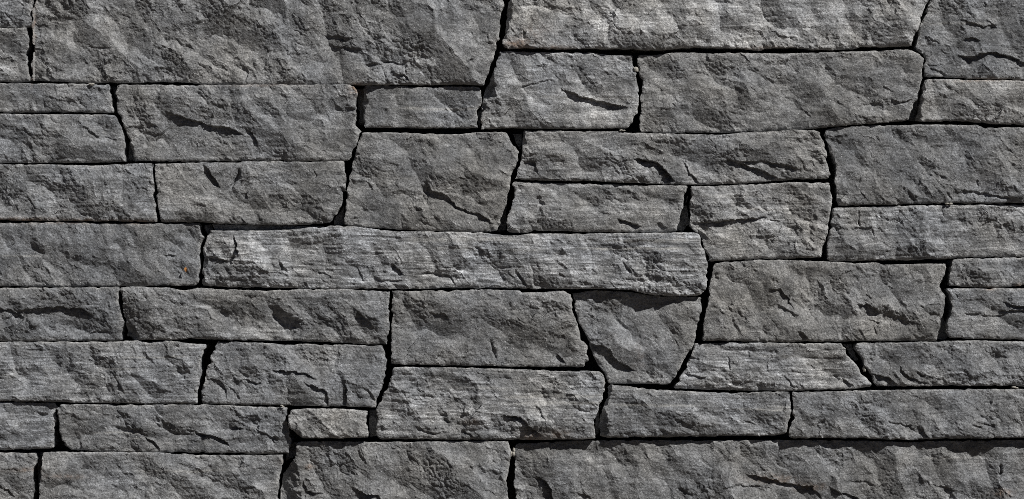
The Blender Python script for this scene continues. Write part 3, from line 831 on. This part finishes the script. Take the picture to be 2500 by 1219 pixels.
def build_stone(poly, seed, z0, tone, lam, warm, rgh, g, feats, parent, wob=1.8, painted=True, depth=-150.0):
    P = subdivide(poly, 4.0 if g < 4 else 20.0)
    # ragged arris
    T = np.roll(P, -1, 0) - np.roll(P, 1, 0); T /= np.hypot(T[:, 0], T[:, 1])[:, None] + 1e-9
    Nn = np.stack([-T[:, 1], T[:, 0]], 1)
    steep = np.abs(T[:, 1])
    P = P + Nn * ((wob * (.45 + .8 * steep)) * fbm(P[:, 0] / 16, P[:, 1] / 16, seed + 1, 3) + .55 * wob * (.5 + steep) * vnoise(P[:, 0] / 6, P[:, 1] / 6, seed + 2))[:, None]
    area0 = np.sum(P[:, 0] * np.roll(P[:, 1], -1) - np.roll(P[:, 0], -1) * P[:, 1])
    P = P + Nn * ((.2 * steep - .9 * (1 - steep) + 9.0 * np.clip(vnoise(P[:, 0] / 15, P[:, 1] / 15, seed + 3) - .42, 0, 1) * (.45 + .55 * steep)) * (1 if area0 > 0 else -1))[:, None]
    xs = np.arange(P[:, 0].min() - g, P[:, 0].max() + 2 * g, g); ys = np.arange(P[:, 1].min() - g, P[:, 1].max() + 2 * g, g)
    X, Y, D, CX, CY = sdf_grid(xs, ys, P, g)
    ny, nx = X.shape
    keepv = D > -.5 * g
    cell = keepv[:-1, :-1] & keepv[1:, :-1] & keepv[:-1, 1:] & keepv[1:, 1:]
    cnt = np.zeros((ny, nx), int)
    cnt[:-1, :-1] += cell; cnt[1:, :-1] += cell; cnt[:-1, 1:] += cell; cnt[1:, 1:] += cell
    used = cnt > 0
    bnd = used & (cnt < 4)
    snap = (used & (D < .45 * g)) | bnd
    VX = np.where(snap, CX, X); VY = np.where(snap, CY, Y)
    idx = -np.ones((ny, nx), int); idx[used] = np.arange(used.sum())
    x = VX[used].astype(np.float64); y = VY[used].astype(np.float64); d = np.where(snap, 0, D)[used]
    h, pm, tiny = stone_relief(x, y, d, seed, z0, rgh)
    shallow = [f for f in feats if f[0] == 'l' and f[2] <= 7 and not (f[2] >= 6 and f[3] <= 12)]
    deep = [f for f in feats if f not in shallow]
    for k, f in enumerate(shallow): apply_feature(h, x, y, f, seed + 7 * k)
    h = ease(h, used, g, seed, .29 + .06 * ((seed * 7919) % 100) / 100.0)
    h += stone_grain(x, y, pm, tiny, seed, rgh, lam)
    for k, f in enumerate(deep): apply_feature(h, x, y, f, seed + 7 * k + 3)
    # chipped, slightly rounded arris of varying width
    # (beds are dressed: upper edges are worn rounder than lower ones)
    up, low, rgt, lft = edge_kind(x, y, P, Nn)
    rr = np.clip(4.0 + 3.0 * fbm(x / 35, y / 35, seed + 70, 2), 1.6, 9.0)
    A = 2.6 * up + 2.8 * rgt + 1.2 * lft
    rv = (5.5 * up + 4.8 * rgt + 2.2 * lft + .3) * rr / 4.0
    h -= A * np.clip(.7 + .25 * rr / 4.0, .5, 1.3) * np.exp(-d / rv)
    h -= 4.8 * low * np.exp(-d / 4.0)                       # lower edges are undercut a little
    h -= 3.0 * np.exp(-d / 1.2) * np.clip(fbm(x / 11, y / 11, seed + 71, 2), 0, 1)
    # faces: wound so that they look out of the wall (-Y)
    iy, ix = np.nonzero(cell)
    a = idx[iy, ix]; b = idx[iy, ix + 1]; c = idx[iy + 1, ix + 1]; e = idx[iy + 1, ix]
    quads = np.stack([a, e, c, b], 1)
    # boundary edges (directed) for the sides
    E = np.concatenate([quads[:, [0, 1]], quads[:, [1, 2]], quads[:, [2, 3]], quads[:, [3, 0]]])
    key = E[:, 0].astype(np.int64) * 10000000 + E[:, 1]; rev = E[:, 1].astype(np.int64) * 10000000 + E[:, 0]
    B = E[~np.isin(key, rev)]
    ring = np.unique(B); rmap = -np.ones(len(x), int); rmap[ring] = np.arange(len(ring))
    # inward direction of the outline at ring vertices
    eps = 3.0
    rx, ry, rh = x[ring], y[ring], h[ring]
    cen = np.array([P[:, 0].mean(), P[:, 1].mean()])
    k = np.argmin((rx[:, None] - P[None, :, 0]) ** 2 + (ry[:, None] - P[None, :, 1]) ** 2, 1)
    area = 0.5 * np.sum(P[:, 0] * np.roll(P[:, 1], -1) - np.roll(P[:, 0], -1) * P[:, 1])
    inn = Nn[k] * (1 if area > 0 else -1)
    verts = [np.stack([x, y, h], 1)]; off = len(x); prev = ring
    fac = [quads]
    for j, (dz, ins) in enumerate(((4, .4), (14, 1.2), (38, 2.2), (None, 4.0))):
        nz = rh - dz if dz is not None else np.full(len(ring), depth)
        jit = ins * (.6 + .6 * vnoise(rx / 18 + 5 * j, ry / 18, seed + 80 + j))
        vx = rx + inn[:, 0] * jit; vy = ry + inn[:, 1] * jit
        verts.append(np.stack([vx, vy, nz], 1))
        cur = off + np.arange(len(ring))
        p0 = prev[rmap[B[:, 0]]] if j == 0 else prev[rmap[B[:, 0]]]
        p1 = prev[rmap[B[:, 1]]]
        q0 = cur[rmap[B[:, 0]]]; q1 = cur[rmap[B[:, 1]]]
        fac.append(np.stack([p1, p0, q0, q1], 1))
        prev = cur; off += len(ring)
    V = np.concatenate(verts); Fq = np.concatenate(fac)
    Wv = np.stack([(V[:, 0] - 1250) / 1000, -V[:, 2] / 1000, (GROUND - V[:, 1]) / 1000], 1)
    origin = W(cen[0], cen[1], 0)
    o = mesh_object('stone', Wv, Fq.ravel(), 4, MAT, parent, origin, smooth=False)
    o.color = (tone, lam, warm, 1)
    if painted:
        me = o.data
        rust = np.zeros(len(V), np.float32); vein = np.zeros(len(V), np.float32)
        vx, vy = V[:, 0], V[:, 1]
        wy = vy + 2.2 * vnoise(vx / 40, vy / 40, 5) ; wx = vx + 5 * vnoise(vx / 18, vy / 18, 6)
        for (qx, qy, ax, ay, s) in RUST:
            if abs(qx - cen[0]) < 900: rust += s * np.exp(-((wx - qx) / ax) ** 2 - ((wy - qy) / ay) ** 2)
        for (q0, qy, q1, t, s) in VEIN:
            m_ = 1 / (1 + np.exp(-(vx - q0) / 8)) / (1 + np.exp((vx - q1) / 8))
            vein += s * m_ * np.exp(-((wy + 1.5 * vnoise(vx / 90, vy / 200, 8) - qy) / t) ** 2)
        n0 = len(x)
        bruise_lit_rim = np.zeros(len(V), np.float32)
        bruise_lit_rim[:n0] = np.exp(-d / 5.0) * np.clip(.5 + .9 * fbm(x / 26, y / 26, seed + 90, 2), 0, 1)  # pale band along every edge: chipping plus painted rim highlight
        for nm, arr in (('rust', rust), ('vein', vein), ('bruise_lit_rim', bruise_lit_rim)):
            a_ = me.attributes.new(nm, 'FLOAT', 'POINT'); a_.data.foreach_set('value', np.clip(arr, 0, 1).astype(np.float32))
    return o

# ------------------------------------------------------------------ ground
gv = [(-60, -60, 0), (60, -60, 0), (60, 60, 0), (-60, 60, 0)]
gr = mesh_object('ground', gv, [0, 1, 2, 3], 4, M_GROUND, smooth=False)
gr['kind'] = 'structure'

# ------------------------------------------------------------------ the wall
wall = bpy.data.objects.new('stone_wall', None); col.objects.link(wall)
wall.location = (0, 0, 0)
wall['label'] = 'dry-laid wall of split dark grey stones in uneven courses with deep black joints'
wall['category'] = 'wall'

def inside(poly, p):
    x, y = p; c = False; n = len(poly)
    for i in range(n):
        (x1, y1), (x2, y2) = poly[i], poly[(i + 1) % n]
        if (y1 > y) != (y2 > y) and x < x1 + (y - y1) * (x2 - x1) / (y2 - y1): c = not c
    return c

PART_LABEL = {'q': 'long pale banded stone running through the middle of the wall', 'K': 'small pale warm grey stone standing proud of its neighbours',
              'c': 'largest stone, a broad rough slab at the top', 'D': 'wedge-shaped stone set back under the long banded stone',
              'd': 'light grey slab along the top of the wall', 'O': 'wide slab set back at the bottom, shaded along its top edge'}
RESEED = {'m': 5, 'C': 9, 'H': 3, 'u': 4}      # another break for these faces
GRID = 2.05
for i, (key, txt, z0, tone, lam, warm, rgh) in enumerate(STONES):
    poly = PTS(txt)
    feats = []
    for f in FEATURES:
        if f[0] == 'c':
            mid = f[1][len(f[1]) // 2]
            hit = any(inside(poly, (mid[0] + dx, mid[1] + dy)) for dx, dy in ((3, -1), (6, -2), (0, 0)))
        else:
            hit = sum(inside(poly, p) for p in f[1]) * 2 >= len(f[1])
        if hit: feats.append(f)
    for k_, pts, dep, wid in LOWCORNER:
        if k_ == key: feats.append(('R', pts, dep, wid))
    # a knocked-back right-hand corner falls the other way
    rf = [f for f in feats if f[0] == 'R']; feats = [f for f in feats if f[0] != 'R']
    feats += [('r', f[1], f[2], f[3]) for f in rf]
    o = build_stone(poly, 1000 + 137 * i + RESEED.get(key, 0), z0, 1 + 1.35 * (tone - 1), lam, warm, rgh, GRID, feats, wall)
    if key in PART_LABEL: o['label'] = PART_LABEL[key]

# small packing stones back in the wider gaps
PACKING = [('1252,326 1275,326 1278,345 1270,365 1262,350', -16), ('815,535 838,500 841,548 812,550', -14), ('515,548 700,552 790,553 760,560 690,562 520,562', -12),
 ('490,552 510,548 515,562 503,572', -18), ('899,1004 921,1002 922,1066 899,1070', -14), ('700,1085 722,1085 718,1118 692,1130 695,1112', -22),
 ('82,1110 103,1110 102,1160 94,1215 82,1190', -20), ('1664,520 1682,475 1684,545 1668,566 1652,562', -14), ('1455,1010 1470,990 1464,1060 1455,1064', -14),
 ('2292,800 2308,770 2320,810 2318,830 2290,830', -14), ('2060,842 2084,842 2100,880 2090,885', -16), ('1164,275 1178,262 1174,312 1166,312', -12),
 ('1205,540 1236,500 1238,560 1215,566', -20), ('268,210 284,212 283,255 276,240', -16), ('308,340 316,345 325,390 306,394', -16),
 ('868,215 888,215 886,305 872,300', -20), ('2232,210 2256,200 2244,292 2224,292', -18)]
for i, (txt, z0) in enumerate(PACKING):
    o = build_stone(PTS(txt), 9000 + 71 * i, z0 * 2.4, 1.0, .2, .5, .8, 2.5, [], wall, wob=1.0, depth=-120.0)
    o.name = 'packing_stone'; o.data.name = 'packing_stone'

# the wall goes on past the frame
rng = random.Random(4)
def filler(x0, y0, x1, y1, seed):
    j = lambda a: rng.uniform(-a, a)
    sl = j(12)
    poly = [(x0 + sl, y0 + j(1.5)), ((x0 + x1) / 2, y0 + j(2)), (x1 + j(6), y0 + j(1.5)), (x1 + j(8), (y0 + y1) / 2), (x1 + j(6), y1 + j(1.5)),
            ((x0 + x1) / 2, y1 + j(2)), (x0 - sl, y1 + j(1.5)), (x0 + j(6), (y0 + y1) / 2)]
    build_stone(poly, seed, rng.uniform(-4, 4), rng.uniform(.88, 1.15), rng.uniform(.2, .7), rng.uniform(.15, .6), 1.0, 9.0, [], wall, painted=False)
sd_ = 20000
left = [(-70, 65, -95), (69, 199, -60), (204, 274, -80), (279, 397, -110), (403, 537, -70), (546, 698, -90), (704, 832, -75), (837, 978, -105), (983, 1099, -85), (1106, 1272, -65)]
right = [(-70, 195, 2580), (199, 305, 2570), (312, 496, 2560), (502, 625, 2600), (629, 694, 2590), (706, 829, 2575), (836, 946, 2600), (952, 1068, 2565), (1078, 1272, 2590)]
for (y0, y1, xe) in left:
    filler(-620 + rng.uniform(-40, 40), y0, xe - 17, y1, sd_); sd_ += 50
for (y0, y1, xe) in right:
    filler(xe + 17, y0, 3120 + rng.uniform(-40, 40), y1, sd_); sd_ += 50
def course(y0, y1):
    global sd_
    x = -620 + rng.uniform(-60, 20)
    while x < 3050:
        w_ = rng.uniform(260, 760)
        if 3130 - (x + w_) < 220: w_ = 3130 - x
        filler(x, y0, x + w_, y1, sd_); sd_ += 50
        x += w_ + 16
for y0, y1 in ((-225, -79), (-345, -233), (-520, -353), (1281, 1420), (1428, 1530), (1538, 1705), (1713, 1862)): course(y0, y1)

# rubble core behind the facing, its face uneven
cxs = np.linspace(-640, 3140, 60); cys = np.linspace(-500, 1860, 40)
X, Y = np.meshgrid(cxs, cys)
H = -128 + 12 * fbm(X / 90, Y / 90, 77, 3)
nf = X.size
Vf = np.stack([X.ravel(), Y.ravel(), H.ravel()], 1); Vb = np.stack([X.ravel(), Y.ravel(), np.full(nf, -420.0)], 1)
ny, nx = X.shape
I = np.arange(nf).reshape(ny, nx)
q = np.stack([I[:-1, :-1], I[1:, :-1], I[1:, 1:], I[:-1, 1:]], -1).reshape(-1, 4)
qb = q[:, ::-1] + nf
loop = np.concatenate([I[0, :-1], I[:-1, -1], I[-1, :0:-1], I[:0:-1, 0]])
nl = np.roll(loop, -1)
qs = np.stack([loop, nl, nl + nf, loop + nf], 1)
V = np.concatenate([Vf, Vb])
Wv = np.stack([(V[:, 0] - 1250) / 1000, -V[:, 2] / 1000, (GROUND - V[:, 1]) / 1000], 1)
mesh_object('rubble_core', Wv, np.concatenate([q, qb, qs]).ravel(), 4, M_CORE, wall, smooth=False)

# ------------------------------------------------------------------ grit crumbs and a scrap of leaf
def lump(name, px, py, h, rx, ry, rz, mat, seed, label, cat, n=1):
    """a little cluster of n angular crumbs as one crumbling lump"""
    r = random.Random(seed); vs = []; fs = []
    for k in range(n):
        ox, oy = (r.uniform(-rx, rx) * .7, r.uniform(-ry, ry) * .6) if n > 1 else (0, 0)
        s = 1 if n == 1 else r.uniform(.45, .7)
        b = len(vs); rings = ((-.9, .45), (-.35, .95), (.3, 1.0), (.85, .5))
        for (zz, rad) in rings:
            for a in range(7):
                an = a * math.tau / 7 + r.uniform(-.25, .25); q_ = rad * r.uniform(.75, 1.1)
                vs.append(W(px + ox + rx * s * q_ * math.cos(an), py + oy + ry * s * q_ * math.sin(an), h + rz * zz * s))
        for j in range(3):
            for a in range(7):
                a2 = (a + 1) % 7
                fs += [b + j * 7 + a, b + (j + 1) * 7 + a, b + (j + 1) * 7 + a2, b + j * 7 + a2]
        t0 = len(vs); vs.append(W(px + ox, py + oy, h - rz * s)); vs.append(W(px + ox, py + oy, h + rz * s * 1.05))
        for a in range(7):
            a2 = (a + 1) % 7
            fs += [t0, b + a, b + a2, b + a2] if False else []
        caps = [(t0, b + a, b + (a + 1) % 7) for a in range(7)] + [(t0 + 1, b + 21 + (a + 1) % 7, b + 21 + a) for a in range(7)]
        lump.caps = getattr(lump, 'caps', []) + caps
    org = W(px, py, h)
    me = bpy.data.meshes.new(name)
    quads = [tuple(fs[i:i + 4]) for i in range(0, len(fs), 4)]
    me.from_pydata([tuple(np.array(v) - np.array(org)) for v in vs], [], quads + lump.caps); lump.caps = []
    me.materials.append(mat)
    o = bpy.data.objects.new(name, me); col.objects.link(o); o.location = org
    o['label'] = label; o['category'] = cat
    return o

G = 'grit crumbs caught in the joints'
for args in (
    (222, 207, 1, 10, 5, 5, 3, 'pale cluster of grit under the big top-left slab'),
    (1553, 170, -6, 8, 8, 6, 1, 'small grey chip wedged in the upright joint below the pale top slab'),
    (1521, 320, 3, 9, 4, 5, 3, 'light grit lying below the right corner of the pale upper block'),
    (2315, 499, 2, 8, 4, 5, 2, 'light crumb on the bed joint at the right edge of the wall'),
    (1252, 1102, -4, 6, 11, 6, 4, 'pale crumbs stuck in the short upright joint at the bottom'),
    (2112, 900, -3, 5, 9, 6, 3, 'whitish grit in the slanting joint at lower right'),
    (2478, 946, 1, 9, 4, 5, 3, 'pale grit on the bed joint near the lower right edge'),
    (688, 992, 1, 7, 3, 4, 2, 'small light crumb above the small proud stone')):
    px, py, h, rx, ry, rz, n, lab = args
    o = lump('grit_crumb', px, py, h, rx, ry, rz, M_GRIT, int(px), lab, 'grit', n); o['group'] = G

fl = lump('stone_fleck', 1567, 973, 5, 3.0, 6.5, 3, M_GRIT, 9, 'tiny white fleck on the lower middle stone face', 'fleck', 1)

# curled scrap of leaf
me = bpy.data.meshes.new('leaf_scrap')
vs = []; fs = []
for j in range(7):
    t = j / 6; wd = 3.0 * math.sin(math.pi * (0.08 + .84 * t))
    for s in (-1, -.4, .4, 1):
        vs.append((np.array(W(454 + s * wd + 1.5 * t, 653 + 11 * t, 6.5 + 2.2 * s * s + 2.5 * t * (1 - t) * 4)) - np.array(W(454, 659, 6))).tolist())
for j in range(6):
    for s in range(3): fs.append((j * 4 + s, (j + 1) * 4 + s, (j + 1) * 4 + s + 1, j * 4 + s + 1))
me.from_pydata(vs, [], fs); me.materials.append(M_LEAF)
lf = bpy.data.objects.new('leaf_scrap', me); col.objects.link(lf); lf.location = W(454, 659, 6)
so_ = lf.modifiers.new('thickness', 'SOLIDIFY'); so_.thickness = .0006
lf['label'] = 'tiny curled orange-brown leaf scrap clinging to a dark stone at left'; lf['category'] = 'leaf'
